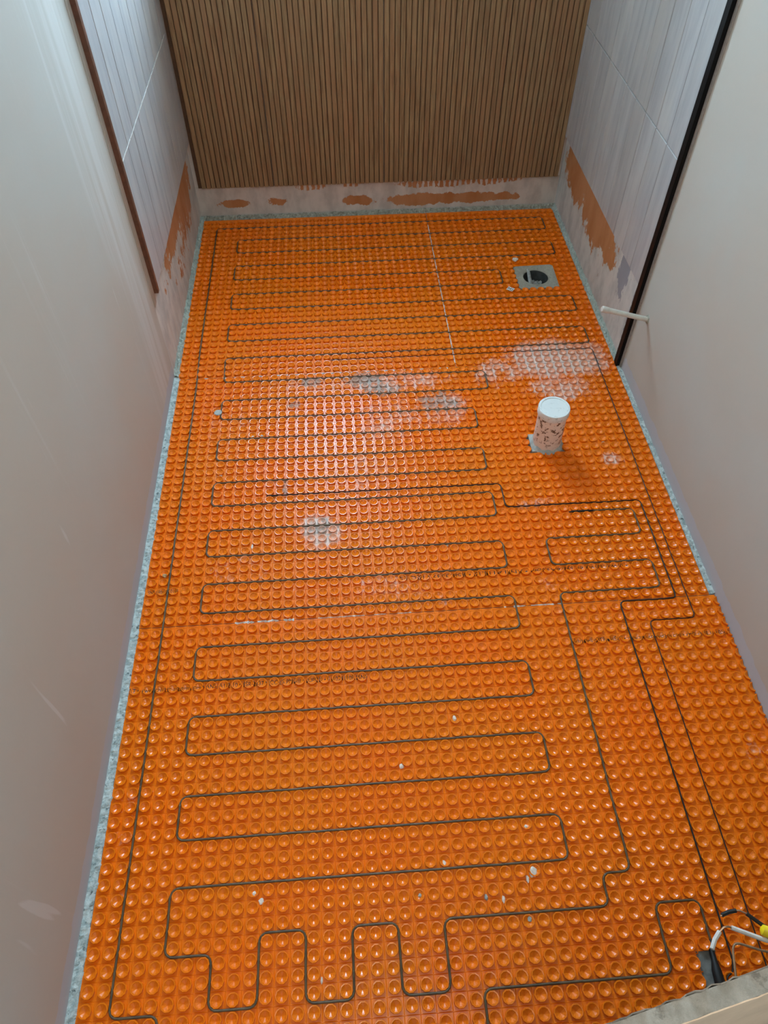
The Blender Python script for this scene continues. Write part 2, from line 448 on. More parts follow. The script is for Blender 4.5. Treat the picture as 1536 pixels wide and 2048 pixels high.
# pale mortar squeezed out along the lower edges of the tiles and on the left row joint
def jag_strip(pts_fn, n, name, mat, parent, th, w0, w1, seed):
    mb = MB(); vs = []; fs = []
    for i in range(n + 1):
        t = i / n
        a, du, dn = pts_fn(t)
        w = w0 + (w1 - w0) * (.5 + .5 * noise.noise(Vector((t * 23 + seed, seed, 2)))) + .12 * w1 * noise.noise(Vector((t * 90, seed, 5)))
        vs += [a, a + dn * th, a + du * w + dn * th * .8, a + du * w]
    for i in range(n):
        o = i * 4
        for j in range(4): fs.append((o + j, o + (j + 1) % 4, o + 4 + (j + 1) % 4, o + 4 + j))
    fs += [(3, 2, 1, 0), (n * 4, n * 4 + 1, n * 4 + 2, n * 4 + 3)]
    return mb.add(vs, fs).build(name, mat, parent)
jag_strip(lambda t: (Vector((XL, -48.2 - 30.6 * t, 10.40)), Vector((0, 0, -1)), Vector((1, 0, 0))), 60, 'mortar_edge', M['smear'], wl, .08, .15, 1.25, 3)
jag_strip(lambda t: (Vector((-.16, -48.0 - 29.0 * t, 23.06)), Vector((0, 0, 1)), Vector((1, 0, 0))), 60, 'grout_smear', M['mortar_w'], wl, .03, .03, .16, 9)

# back wall with the window opening above the slats
x0, x1, z0, z1 = WIN
mb = MB()
mb.box(XL - 6, x0, YB - 20, YB, -.06, ZC).box(x1, XR + 6, YB - 20, YB, -.06, ZC).box(x0, x1, YB - 20, YB, -.06, z0).box(x0, x1, YB - 20, YB, z1, ZC)
wb = struct(mb.build('wall_back', M['plaster']))
MB().box(XL, XR, YB - .01, YB + .03, -.06, 4.42).build('backer_board', M['back'], wb)
wn = struct(MB().box(x0, x0 + .9, YB - 19.4, YB - 18.2, z0, z1).box(x1 - .9, x1, YB - 19.4, YB - 18.2, z0, z1)
            .box(x0 + .9, x1 - .9, YB - 19.4, YB - 18.2, z0, z0 + .9).box(x0 + .9, x1 - .9, YB - 19.4, YB - 18.2, z1 - .9, z1).build('window_1', M['frame']))
MB().box(x0 + .9, x1 - .9, YB - 18.9, YB - 18.8, z0 + .9, z1 - .9).build('pane', M['glass'], wn)

# fluted slat panels, 23 slats to a panel
ZT = 35.9
slat_me = None
for pi, (xa, xb) in enumerate([(-.14, 10.05), (10.10, 25.05), (25.10, 40.05), (40.10, 49.08)]):
    pan = MB().box(xa, xb, YB + .02, YB + .22, 4.42, ZT).build('slat_panel', M['wood_groove'], wb)
    x = xb - .02 if pi == 0 else xa + .02
    cnt = int((xb - xa) / .65 + .2)
    for k in range(cnt):
        cx = (xb - .325 - k * .65) if pi == 0 else (xa + .325 + k * .65)
        if cx - .27 < xa - .06: break
        if slat_me is None:
            w, yb, yf, e = .280, YB + .20, YB + .40, .045
            prof = [(-w, 0), (-w, yf - yb - e), (-w + e, yf - yb), (w - e, yf - yb), (w, yf - yb - e), (w, 0)]
            vs = [(px, py, zz) for zz in (0, ZT - 4.42) for px, py in prof]
            fs = [(i, (i + 1) % 6, 6 + (i + 1) % 6, 6 + i) for i in range(6)] + [tuple(range(6)), tuple(range(6, 12))]
            s0 = MB().add(vs, fs).build('slat', M['wood'], pan, origin=(0, 0, 0))
            slat_me = s0
            ob = s0
        else:
            ob = slat_me.copy(); COL.objects.link(ob); ob.parent = pan
        ob.name = 'slat'
        ob.location = W(cx, YB + .20, 4.42 + random.uniform(-.015, .015)) - parent_loc(pan)
        ob.scale = (random.uniform(.96, 1.03), 1, 1)

# wall behind the viewer with an open doorway, hall beyond closed off by its own wall
struct(MB().box(XL - 6, 4, YF, YF + 6, -.06, ZC).box(31, XR + 6, YF, YF + 6, -.06, ZC).box(4, 31, YF, YF + 6, 67, ZC).build('wall_front', M['plaster']))
struct(MB().box(4, 31, YF + 5.2, YF + 6, -.06, 67).build('door_1', M['frame']))

# rough mortar left along the foot of the walls
def bead(name, path, w, h, n, seed, mat, xs=1):
    mb = MB(); m = 5; vs = []; fs = []
    for i in range(n + 1):
        t = i / n; a, d = path(t)
        for j in range(m):
            u = j / (m - 1)
            q = Vector((t * n * .35 + seed, u * 2, seed))
            hh = h * (1 - .75 * u) * (.7 + 1.1 * noise.noise(q) + .6 * noise.noise(q * 3.1)) if j < m - 1 else -.02
            ww = w * u * (1 + (.35 * noise.noise(Vector((t * n * .25, seed, 3))) + .2 * noise.noise(Vector((t * n * .8, seed, 3)))) * u)
            p = a + d * ww; p.z = max(hh, -.055) if j else h * (1.0 + .7 * noise.noise(q))
            vs.append(p)
    for i in range(n):
        for j in range(m - 1):
            fs.append((i * m + j, i * m + j + 1, (i + 1) * m + j + 1, (i + 1) * m + j))
    # close underneath
    o = len(vs)
    for i in range(n + 1):
        a, d = path(i / n); a.z = -.059; vs.append(a.copy()); e = a + d * w * .9; e.z = -.059; vs.append(e)
    for i in range(n):
        fs += [(o + 2 * i, o + 2 * i + 1, o + 2 * i + 3, o + 2 * i + 2), (i * m, (i + 1) * m, o + 2 * i + 2, o + 2 * i),
               (i * m + m - 1, o + 2 * i + 1, o + 2 * i + 3, (i + 1) * m + m - 1)]
    return struct(mb.add(vs, fs).build(name, mat))
bead('trim_1', lambda t: (Vector((XL, -46.0 + 67 * t, 0)), Vector((1, 0, 0))), .60, .14, 520, 1.7, M['mortar'])
bead('trim_2', lambda t: (Vector((XL - .02, YB + .1 + 33.6 * t, 0)), Vector((1, 0, 0))), .50, .50, 240, 5.2, M['mortar_s'])
bead('trim_3', lambda t: (Vector((XR, -44.6 + 30.3 * t, 0)), Vector((-1, 0, 0))), .45, .12, 300, 8.4, M['mortar'])
bead('trim_4', lambda t: (Vector((XR, YB + .1 + 34.4 * t, 0)), Vector((-1, 0, 0))), .50, .50, 240, 3.1, M['mortar_s'])
bead('trim_5', lambda t: (Vector((XL, YB + .04, 0)) + Vector((50.1 * t, 0, 0)), Vector((0, 1, 0))), .68, .28, 500, 6.6, M['mortar_b'])

# ------------------------------------------------------------------ heating membrane sheets
def YM(r):                                    # row number to distance along the room
    if r >= -14: return float(r)
    if r >= -46: return -14.22 + (r + 14) * .9815
    return -45.64 + (r + 46) * 1.0275
def XM(x, r):
    return x - .16 * (1 - x / 49.0) if r < -46 else float(x)

NS = 10
ZT_S, Z_B = .235, .0
R0, R1, R2, R3 = .405, .424, .338, .05
def stud_geo():
    prof = [(R0, -.01), (R1, ZT_S - .03), (R1 - .018, ZT_S), (R2, ZT_S - .006), (R2 - .04, ZT_S - .055), (.215, .127)]
    mb = MB()
    n = NS; vs = []; fs = []
    for r, h in prof:
        for j in range(n):
            a = 2 * math.pi * (j + .5) / n + math.pi / 2
            vs.append((r * math.cos(a), r * math.sin(a), h))
    for i in range(len(prof) - 1):
        for j in range(n): fs.append((i * n + j, i * n + (j + 1) % n, (i + 1) * n + (j + 1) % n, (i + 1) * n + j))
    vs.append((0, 0, .022)); k = (len(prof) - 1) * n
    for j in range(n): fs.append((k + j, k + (j + 1) % n, len(vs) - 1))
    return vs, fs
SV, SF = stud_geo()
def sheet_height(x, y, cx, cy):
    r = math.hypot(x - cx, y - cy)
    if r > R1: return 0.0
    if r > R2: return ZT_S
    if r > R2 - .04: return ZT_S - .055 + .049 * (r - R2 + .04) / .04
    if r > .215: return .127 + (ZT_S - .182) * (r - .215) / (R2 - .255)
    return .022 + .105 * r / .215

camX, camY, camZ = 18.59, 17.336, 53.71
def in_view(x, y):
    v = cam.rotation_euler.to_matrix().transposed() @ (W(x, y, 0) - cam.location)
    if v.z > 0: return False
    px, py = 768 - 1444.93 * v.x / v.z, 1024 + 1444.93 * v.y / v.z
    return -15 < px < 1551 and -15 < py < 2063
def skip(c, r):
    x, y = XM(c + .5, r), YM(r + .5)
    if 40.6 < x < 46.1 and -65.1 < y < -59.6: return True          # drain
    if 36.7 < x < 40.4 and -34.7 < y < -31.9: return True          # waste pipe
    if 38.85 < x < 40.0 and 11.9 < y < 20: return True             # cut-out for the splice
    return False
def holes_rects(): return [(40.75, 46.0, -64.95, -59.75), (36.72, 40.35, -34.6, -31.95), (38.86, 40.02, 11.9, 20)]

sheet_stud_mesh = None
def sheet(label, c0, c1, r0, r1, xedge0, xedge1, yedge0, yedge1, clip=None):
    global sheet_stud_mesh
    root = empty('heating_membrane', (xedge0 + xedge1) / 2, (yedge0 + yedge1) / 2, -.05)
    tag(root, label, 'membrane', 'orange studded membrane sheets')
    # base sheet as a grid of rectangles, leaving out the cut-outs
    hs = [h for h in holes_rects() if h[0] < xedge1 and h[1] > xedge0 and h[2] < yedge1 and h[3] > yedge0]
    xs = sorted({xedge0, xedge1, *[max(xedge0, min(xedge1, v)) for h in hs for v in h[:2]]})
    ys = sorted({yedge0, yedge1, *[max(yedge0, min(yedge1, v)) for h in hs for v in h[2:]]})
    b = MB()
    for i in range(len(xs) - 1):
        for j in range(len(ys) - 1):
            mx, my = (xs[i] + xs[i + 1]) / 2, (ys[j] + ys[j + 1]) / 2
            if any(h[0] < mx < h[1] and h[2] < my < h[3] for h in hs): continue
            b.box(xs[i], xs[i + 1], ys[j], ys[j + 1], -.045, 0)
    base = b.build('base_sheet', M['orange'], root)
    # moulded ribs between the cells
    rb = MB()
    for c in range(c0, c1 + 1):
        for r in range(r0, r1):
            if skip(c, r) or skip(c - 1, r): continue
            x = XM(c, r + .5)
            if xedge0 <= x - .03 and x + .03 <= xedge1: 
                ya, yb = YM(r) + .02, YM(r + 1) - .02
                rb.add([(x - .03, ya, 0), (x + .03, ya, 0), (x + .03, yb, 0), (x - .03, yb, 0), (x, ya, .022), (x, yb, .022)], [(0, 4, 5, 3), (1, 2, 5, 4), (0, 1, 4), (3, 5, 2)])
    for r in range(r0, r1 + 1):
        for c in range(c0, c1):
            if skip(c, r) or skip(c, r - 1): continue
            y = YM(r); xa, xb = XM(c, r) + .02, XM(c + 1, r) - .02
            if yedge0 <= y - .03 and y + .03 <= yedge1:
                rb.add([(xa, y - .03, 0), (xb, y - .03, 0), (xb, y + .03, 0), (xa, y + .03, 0), (xa, y, .022), (xb, y, .022)], [(0, 1, 5, 4), (3, 4, 5, 2), (0, 4, 3), (1, 2, 5)])
    ro = rb.build('moulded_rib', M['orange'], base); ro['kind'] = 'stuff'
    cells = [(c, r) for r in range(r0, r1) for c in range(c0, c1) if not skip(c, r)]
    def key(cr):
        x, y = XM(cr[0] + .5, cr[1]), YM(cr[1] + .5)
        return (not in_view(x, y), (x - camX) ** 2 + (y - camY) ** 2)
    cells.sort(key=key)
    st = MB()
    for i, (c, r) in enumerate(cells):
        x, y = XM(c + .5, r), YM(r) + (.5 if r >= -14 else .49)
        if i < 300:
            if sheet_stud_mesh is None:
                o = MB().add(SV, SF).build('stud', M['orange'], root, origin=(0, 0, 0)); sheet_stud_mesh = o.data
            else:
                o = bpy.data.objects.new('stud', sheet_stud_mesh); COL.objects.link(o); o.parent = root
            o.location = W(x, y, 0) - root.location
        else:
            st.add([(v[0] + x, v[1] + y, v[2]) for v in SV], SF)
    so = st.build('stud_field', M['orange'], root); so['kind'] = 'stuff'
    if clip:                                  # last column cut where it meets the wall
        cx, rows = clip
        k = MB()
        for r in rows: k.add([(v[0] + 49.5, v[1] + YM(r + .5), v[2]) for v in SV], SF)
        ob = k.build('cut_stud', M['orange'], root); ob['kind'] = 'stuff'
        bm = bmesh.new(); bm.from_mesh(ob.data)
        px = cx * P - parent_loc(ob).x
        bmesh.ops.bisect_plane(bm, geom=bm.verts[:] + bm.edges[:] + bm.faces[:], plane_co=(px, 0, 0), plane_no=(1, 0, 0), clear_outer=True)
        bm.to_mesh(ob.data); bm.free()
    return root

sh_front = sheet('nearest orange studded sheet, cut tight to the right wall', 0, 49, -14, 19, -.02, 49.46, -14.18, 19.4, (49.46, range(-14, 19)))
sh_mid = sheet('middle orange studded sheet, hazed with mortar around the waste pipe', 0, 49, -46, -14, -.02, 49.02, -45.60, -14.24)
sh_bl = sheet('wide orange studded sheet under the oak slats, left of the white seam', 0, 31, -78, -46, -.18, 30.92, -79.0, -45.70)
sh_br = sheet('narrow orange studded sheet around the floor drain', 31, 49, -78, -46, 30.98, 49.06, -79.0, -45.70)

# mortar that came up through the seams
def seam(name, pts, w, parent, mat, seed, n=80, gap=.25):
    mb = MB()
    a, b = Vector(pts[0]), Vector(pts[1]); d = (b - a); u = d.normalized(); s = Vector((-u.y, u.x, 0))
    for i in range(n):
        t0, t1 = i / n, (i + 1) / n
        k = noise.noise(Vector((i * .21, seed, 1)))
        if k < -gap: continue
        ww = w * (.55 + .7 * abs(noise.noise(Vector((i * .5, seed, 7)))))
        off = s * w * .6 * noise.noise(Vector((i * .35, seed, 4)))
        p0, p1 = a + d * t0 + off, a + d * t1 + off
        h = .02 + .05 * abs(noise.noise(Vector((i * .4, seed, 2))))
        mb.add([p0 - s * ww, p1 - s * ww, p1 + s * ww, p0 + s * ww] + [q + Vector((0, 0, h)) for q in (p0 - s * ww * .5, p1 - s * ww * .5, p1 + s * ww * .5, p0 + s * ww * .5)],
               [(4, 5, 6, 7), (0, 1, 5, 4), (1, 2, 6, 5), (2, 3, 7, 6), (3, 0, 4, 7), (3, 2, 1, 0)])
    o = mb.build(name, mat, parent); o['kind'] = 'stuff'
    return o
seam('seam_mortar', [(30.92, -75.8, .005), (30.92, -46.4, .005)], .10, sh_br, M['mortar_w'], 2, 160, .5)
seam('seam_mortar', [(0, -45.62, .005), (30, -45.62, .005)], .13, sh_mid, M['mortar'], 6, 120, .02)
seam('seam_mortar', [(8, -14.2, .005), (13, -14.22, .005)], .14, sh_front, M['mortar_w'], 5, 34, .3)
seam('seam_mortar', [(15, -14.2, .005), (23, -14.22, .005)], .06, sh_front, M['mortar_w'], 8, 40, .1)
seam('seam_mortar', [(31, -14.2, .005), (36, -14.22, .005)], .10, sh_front, M['mortar_w'], 4, 30, .2)

# print that runs along the sheets, following their relief
def print_line(txt, x, row, size, parent, flip=False, target=None, mat='ink'):
    cu = bpy.data.curves.new('print', 'FONT'); cu.body = txt; cu.size = 1; cu.space_character = 1.0
    tmp = bpy.data.objects.new('print', cu); COL.objects.link(tmp)
    bpy.context.view_layer.update()
    me = bpy.data.meshes.new_from_object(tmp.evaluated_get(bpy.context.evaluated_depsgraph_get()))
    bpy.data.objects.remove(tmp)
    wid = max(v.co.x for v in me.vertices)
    sx = target / wid if target else size
    bm = bmesh.new(); bm.from_mesh(me)
    for v in bm.verts: v.co.x *= sx; v.co.y *= size
    bmesh.ops.triangulate(bm, faces=bm.faces[:])
    for _ in range(4):
        ed = [e for e in bm.edges if e.calc_length() > .09]
        if not ed: break
        bmesh.ops.subdivide_edges(bm, edges=ed, cuts=1); bmesh.ops.triangulate(bm, faces=[f for f in bm.faces if len(f.verts) > 3])
    y0 = YM(row + .5)
    o0 = Vector((x, y0, 0))
    for v in bm.verts:
        px, py = v.co.x, v.co.y
        if flip: px, py = sx * wid - px, -py
        X, Y = x + px, y0 - (py - (-1 if flip else 1) * .36 * size)
        if X > 49.4: X = 49.4
        cx = math.floor(X) + .5
        z = sheet_height(X, Y, cx, y0)
        v.co = W(X, Y, z + .010) - parent.location
    bm.to_mesh(me); bm.free(); me.materials.clear(); me.materials.append(M[mat])
    o = bpy.data.objects.new('printed_text', me); COL.objects.link(o); o.parent = parent
    o['label'] = 'small dark printed text line'
    return o
LONG = 'AT \u2022 www.schluter-systems.com \u2022 ANSI A118.10 \u2022 BSR-3x37 \u2022 ICC-ES PMG\u00ae \u2022 cUPC\u00ae \u2022 0510241108:26NS'
print_line(LONG, -.0, -9, .52, sh_front, target=18.9)
print_line('Schluter\u00ae-DITRA-HEAT \u2022 www.schluter-systems.com \u2022 ANSI A118.10 \u2022 BSR-2', 36.15, -11, .52, sh_front, target=13.3)
print_line('\u2022 www.schluter-systems.com \u2022 ANSI A118.10 \u2022 BSR-3x37 \u2022 ICC-ES', 22.3, -18, .46, sh_mid, flip=True, target=20.5)
print_line('0510241108:26NS', .3, -18, .46, sh_mid, flip=True, target=2.6)

# ------------------------------------------------------------------ heating cable and sensor leads
ZK = .152
def V2(x, r): return Vector((XM(x, r), YM(r), ZK))
runs = [(40, 12.0), (40, 9), (37, 9), (37, 13), (25, 13), (25, 17), (5, 17), (5, 13), (2, 13)]
runs += [(2, r) for r in range(10, -77, -6)][:-1] + [(2, -76), (47, -76), (47, -73), (5, -73), (5, -70), (47, -70), (47, -67), (5, -67), (5, -64), (39, -64), (39, -61), (5, -61), (5, -58),
         (47, -58), (47, -55), (5, -55), (5, -52), (47, -52), (47, -49), (5, -49), (5, -45), (34, -45), (34, -42), (5, -42), (5, -39)]
r = -39
while r < 6:
    runs += [(32, r), (32, r + 3), (5, r + 3), (5, r + 6)] if r + 6 <= 3 else [(32, r), (32, r + 3), (5, r + 3)]
    r += 6
runs += [(5, 10), (8, 10), (8, 13), (11, 13), (11, 9), (14, 9), (14, 13), (17, 13), (17, 9), (20, 9), (20, 13), (23, 13), (23, 9), (34, 9), (34, 7), (36, 7),
         (36, -5), (36, -15), (45, -15), (45, -18), (36, -18), (36, -21), (45, -21), (45, -24), (41.1, -24)]
pts = [V2(*q) for q in runs]
hc = MB().tube(wavy(rounded(pts, .62)), .080, 8).build('heating_cable', M['cable'], None, True)
tag(hc, 'long grey brown heating cable snaking back and forth between the orange studs', 'cable')
a = V2(41.2, -24)
MB().tube([a, a + Vector((-.25, 0, .01)), a + Vector((-.3, 0, .02)), a + Vector((-2.0, 0, .03)), a + Vector((-2.06, 0, .02)), a + Vector((-2.3, 0, 0))],
          [.09, .10, .10, .10, .085, .07], 8).build('end_seal', M['blackw'], hc, True)['label'] = 'black end seal'
s0 = Vector((39.86, 11.9, .14))
MB().tube([Vector((40, 11.3, .12)), s0, Vector((39.80, 12.5, .22)), Vector((39.72, 13.0, .30)), Vector((39.70, 13.9, .32)), Vector((39.82, 15.2, .32)), Vector((39.9, 15.8, .2))],
          [.09, .16, .19, .30, .34, .33, .12], 12).build('splice_sleeve', M['sleeve'], hc, True)['label'] = 'thick black shrink sleeve over the splice'

k1 = [V2(11.2, -28), V2(33, -28), V2(33, -25), V2(46, -25), V2(46, -19.5), V2(46, -14), V2(41, -14), V2(41, -5), V2(41, 5), V2(41, 12.6), V2(40.75, 13.2), V2(40.3, 13.35), V2(40.2, 14.5)]
w1 = MB().tube(wavy(rounded(k1, .5)), .062, 8).build('floor_sensor_lead', M['blackw'], None, True)
tag(w1, 'black lead stepping round the waste pipe, ends curled beside the black sleeve', 'cable', 'thin black sensor leads')
MB().tube([V2(11.3, -28), V2(10.9, -28), V2(10.2, -28)], [.07, .085, .06], 8).build('sensor_tip', M['blackw'], w1, True)
k2 = [V2(17.8, -48), V2(47, -48), V2(47, -40), V2(47, -30), V2(47, -20), V2(47, -12), V2(43, -12), V2(43, -2), V2(43, 8), V2(43, 15), V2(43.1, 17)]
w2 = MB().tube(wavy(rounded(k2, .5)), .045, 8).build('floor_sensor_lead', M['blackw'], None, True)
tag(w2, 'thinner black lead nearest the right wall, crossing the whole back sheet', 'cable', 'thin black sensor leads')
MB().tube([V2(18, -48), V2(17.6, -48), V2(16.9, -48)], [.05, .075, .055], 8).build('sensor_tip', M['blackw'], w2, True)

# ------------------------------------------------------------------ waste pipe standing on the floor
wp = tag(empty('waste_pipe', 38.6, -33.2, -.05), 'speckled white capped waste pipe standing up through the orange floor', 'pipe')
c = (38.62, -33.2, 0); ax = (-.012, 0, 1)
MB().lathe([(1.42, -.04), (1.42, 4.6)], c, 40, ax).build('pipe', M['pipe'], wp, True)
MB().lathe([(1.40, 4.3), (1.53, 4.32), (1.545, 4.4), (1.545, 5.02), (1.50, 5.08), (1.3, 5.09), (1.28, 5.03), (.0001, 5.03)], c, 48, ax).build('cap', M['cap'], wp, True)
MB().box(36.96, 40.06, -34.5, -32.06, -.058, .11).build('mortar_pad', M['smear'], wp)
vs = []; fs = []
for i in range(48):
    w = 2 * math.pi * i / 48
    for rr, h in ((1.38, .05), (1.42, .42 + .22 * noise.noise(Vector((i * .35, 1, 2)))), (1.58 + .12 * noise.noise(Vector((i * .4, 2, 2))), .26), (1.72, .10)):
        vs.append((c[0] + rr * math.cos(w), c[1] + rr * math.sin(w), h))
    for j in range(3): fs.append((i * 4 + j, i * 4 + j + 1, ((i + 1) % 48) * 4 + j + 1, ((i + 1) % 48) * 4 + j))
MB().add(vs, fs).build('mortar_collar', M['smear'], wp, True)

# ------------------------------------------------------------------ floor drain
dr = tag(empty('floor_drain', 43.38, -62.3, -.05), 'square grey floor drain with a round open throat in the back right of the floor', 'drain')
cx, cy, rad = 43.36, -62.28, 1.58
sq = [(40.84, -64.74), (46.04, -64.92), (45.92, -59.84), (40.84, -59.80)]
n = 48; vs = []; fs = []
for i in range(n):
    w = 2 * math.pi * (i + .5) / n; dx, dy = math.cos(w), math.sin(w)
    t = 1 / max(abs(dx), abs(dy)); u, v = (dx * t + 1) / 2, (dy * t + 1) / 2
    q = [sq[0][k] * (1 - u) * (1 - v) + sq[1][k] * u * (1 - v) + sq[2][k] * u * v + sq[3][k] * (1 - u) * v for k in (0, 1)]
    vs += [(q[0], q[1], -.055), (q[0], q[1], .13), (cx + dx * rad * 1.32, cy + dy * rad * 1.32, .14), (cx + dx * rad * 1.25, cy + dy * rad * 1.25, .09),
           (cx + dx * rad * 1.02, cy + dy * rad * 1.02, .09), (cx + dx * rad, cy + dy * rad, .05), (cx + dx * rad, cy + dy * rad, -.055)]
    o = ((i + 1) % n) * 7
    for j in range(6): fs.append((i * 7 + j, i * 7 + j + 1, o + j + 1, o + j))
MB().add(vs, fs).build('drain_plate', M['mortar_d'], dr, True)
MB().lathe([(rad * .99, .02), (rad * .97, -2.2), (rad * .5, -2.4), (.001, -2.4)], (cx, cy, 0), 40, cap=False).build('throat', M['dark'], dr, True)
vs = []; fs = []
for i in range(13):
    for j in range(13):
        u, v = i / 12 * 2 - 1, j / 12 * 2 - 1
        rr = math.hypot(u, v); k = max(abs(u), abs(v)) / rr if rr > 1e-6 else 1
        x, y = u * k * .95 - .1, v * k * .95
        q = Vector((x * 1.8, y * 1.8, 4))
        vs.append((cx + x, cy + y + .1, -1.0 + .5 * (1 - rr * k * .8) + .55 * noise.noise(q) + .25 * noise.noise(q * 2.7)))
for i in range(12):
    for j in range(12): fs.append((i * 13 + j, i * 13 + j + 1, (i + 1) * 13 + j + 1, (i + 1) * 13 + j))
MB().add(vs, fs).build('plastic_film', M['film'], dr)
MB().tube([(cx - .75, cy - 1.6, .12), (cx - .7, cy - 1.1, .06), (cx - .62, cy - .4, -.5), (cx - .5, cy + .9, -1.0)], [.2, .22, .26, .2], 7).build('film_fold', M['film'], dr)

# ------------------------------------------------------------------ short supply pipe sticking out of the right wall
sp = tag(empty('supply_pipe', 49.4, -42.0, 8.4), 'capped white pipe stub sticking out of the right wall beside the black trim', 'pipe')
A = Vector((50.6, -41.95, 7.95)); B = Vector((44.55, -42.35, 9.52)); d = (A - B).normalized(); L = (A - B).length
MB().lathe([(.255, .3), (.255, L)], B, 20, d).build('pipe', M['pvc'], sp, True)
MB().lathe([(.0001, 0), (.26, .0), (.305, .04), (.305, .72), (.27, .78)], B, 20, d).build('cap', M['pvc'], sp, True)
vs = []; fs = []
for i in range(24):
    w = 2 * math.pi * i / 24; k = .40 + .13 * noise.noise(Vector((i * .8, 3, 1)))
    for rr, h in ((.22, .05), (k * .9, .10 + .06 * noise.noise(Vector((i * .9, 1, 1)))), (k * 1.15, -.02)):
        vs.append((XR - h, -42.02 + rr * math.cos(w), 8.24 + rr * math.sin(w)))
    for j in range(2): fs.append((i * 3 + j, i * 3 + j + 1, ((i + 1) % 24) * 3 + j + 1, ((i + 1) % 24) * 3 + j))
MB().add(vs, fs).build('mortar_ring', M['mortar_d'], sp, True)

# ------------------------------------------------------------------ leaning plasterboard panel under the camera
u = Vector((1, -.205, 0)).normalized(); nn = Vector((.205, 1, 0)).normalized()
F0 = Vector((23.13, 16.57, 40.66)); lean = nn * 5.2; TH = .31
pb = tag(empty('plasterboard_panel', 34, 18, .2), 'plasterboard panel with a frayed grey cut edge leaning at the doorway', 'plasterboard')
def pbp(s, k, z):                             # s along the top, k 0 far .. 1 near, z height
    p = F0 + u * s + nn * TH * k + lean * (1 - z / 40.66); p.z = z; return p
vs = []; fs = []; n = 90
for i in range(n + 1):
    s = -2.4 + 27.0 * i / n
    wob = .02 * noise.noise(Vector((i * .6, 2, 3)))
    vs += [pbp(s, .04, .25), pbp(s, .04, 40.63 + wob), pbp(s, .96, 40.66 + .02 * noise.noise(Vector((i * .5, 7, 3)))), pbp(s, .96, .25)]
for i in range(n):
    o = i * 4
    for j in range(4): fs.append((o + j, o + (j + 1) % 4, o + 4 + (j + 1) % 4, o + 4 + j))
fs += [(0, 1, 2, 3), (n * 4 + 3, n * 4 + 2, n * 4 + 1, n * 4)]
MB().add(vs, fs).build('gypsum_core', M['gyps'], pb)
for nm, ka, kb, mt, amp, seed in (('front_paper', .96, 1.02, M['paper'], .05, 4), ('back_paper', -.02, .04, M['tear'], .14, 9)):
    vs = []; fs = []; n2 = 240
    for i in range(n2 + 1):
        s = -2.4 + 27.0 * i / n2
        h = 40.66 + amp * (noise.noise(Vector((i * .45, seed, 1))) + .5 * noise.noise(Vector((i * 1.7, seed, 5))))
        e = nn * (.05 * noise.noise(Vector((i * .6, seed, 8))) * (1 if amp > .1 else .2))
        vs += [pbp(s, ka, .25), pbp(s, ka, h) + e, pbp(s, kb, h) + e, pbp(s, kb, .25)]
    for i in range(n2):
        o = i * 4
        for j in range(4): fs.append((o + j, o + (j + 1) % 4, o + 4 + (j + 1) % 4, o + 4 + j))
    MB().add(vs, fs).build(nm, mt, pb)

# ------------------------------------------------------------------ stripped power cable coming out through that panel
ec = tag(empty('power_cable', 31.5, 15.6, 31), 'stripped power cable with loose black, white and bare wires above the plasterboard', 'cable')
J = Vector((31.2, 15.25, 31.0))
MB().tube([Vector((32.3, 15.78, 31.3)), Vector((31.9, 15.5, 31.2)), J], .13, 10).build('cable_jacket', M['whitew'], ec, True)['label'] = 'white cable jacket'
def wire(name, pts, r, mat, lab):
    o = MB().tube(rounded([Vector(p) for p in pts], .25), r, 8).build(name, mat, ec, True); o['label'] = lab; return o
b0, b1, b1b, b2, b3 = (28.18, 14.23, 31), (28.60, 14.155, 31.05), (28.70, 14.16, 31.05), (28.86, 14.25, 31.05), (29.33, 14.65, 31)
bw = wire('black_wire', [b2, b3, (30.2, 15.1, 31), J], .056, M['blackw'], 'black insulated wire')
MB().tube([b0, Vector(b0).lerp(Vector(b1), .5) + Vector((0, -.02, 0)), b1], .056, 8).build('loose_insulation', M['blackw'], bw, True)
MB().tube([Vector(b0) - Vector((.05, -.02, 0)), b1, b1b, b2], .022, 6).build('bare_copper', M['copper'], bw, True)
w0, w1_, w2_, w3, w4 = (27.63, 15.01, 31), (27.98, 14.62, 31), (28.24, 14.52, 31.05), (28.34, 14.545, 31), (29.22, 14.93, 31)
ww = wire('white_wire', [w3, w4, (30.2, 15.2, 31), J], .062, M['whitew'], 'white insulated wire')
MB().tube([w0, Vector(w0).lerp(Vector(w1_), .5) + Vector((-.02, -.02, 0)), w1_], .062, 8).build('loose_insulation', M['whitew'], ww, True)
MB().tube([w1_, Vector(w1_).lerp(Vector(w2_), .6) + Vector((-.02, -.03, 0)), w2_, w3], .026, 6).build('bare_copper', M['copper'], ww, True)
wire('bare_wire', [(28.02, 15.75, 31), (28.18, 15.07, 31), (28.27, 14.93, 31), (28.42, 14.93, 31), (29.11, 15.19, 31), (30.2, 15.3, 31), J], .032, M['copper'], 'thin bare ground wire')
MB().lathe([(.05, 0), (.14, .05), (.17, .4), (.20, .75), (.13, .8)], (29.08, 14.64, 31.1), 10, (1, .55, 0)).build('wire_connector', M['yellow'], ec, True)['label'] = 'yellow twist connector'

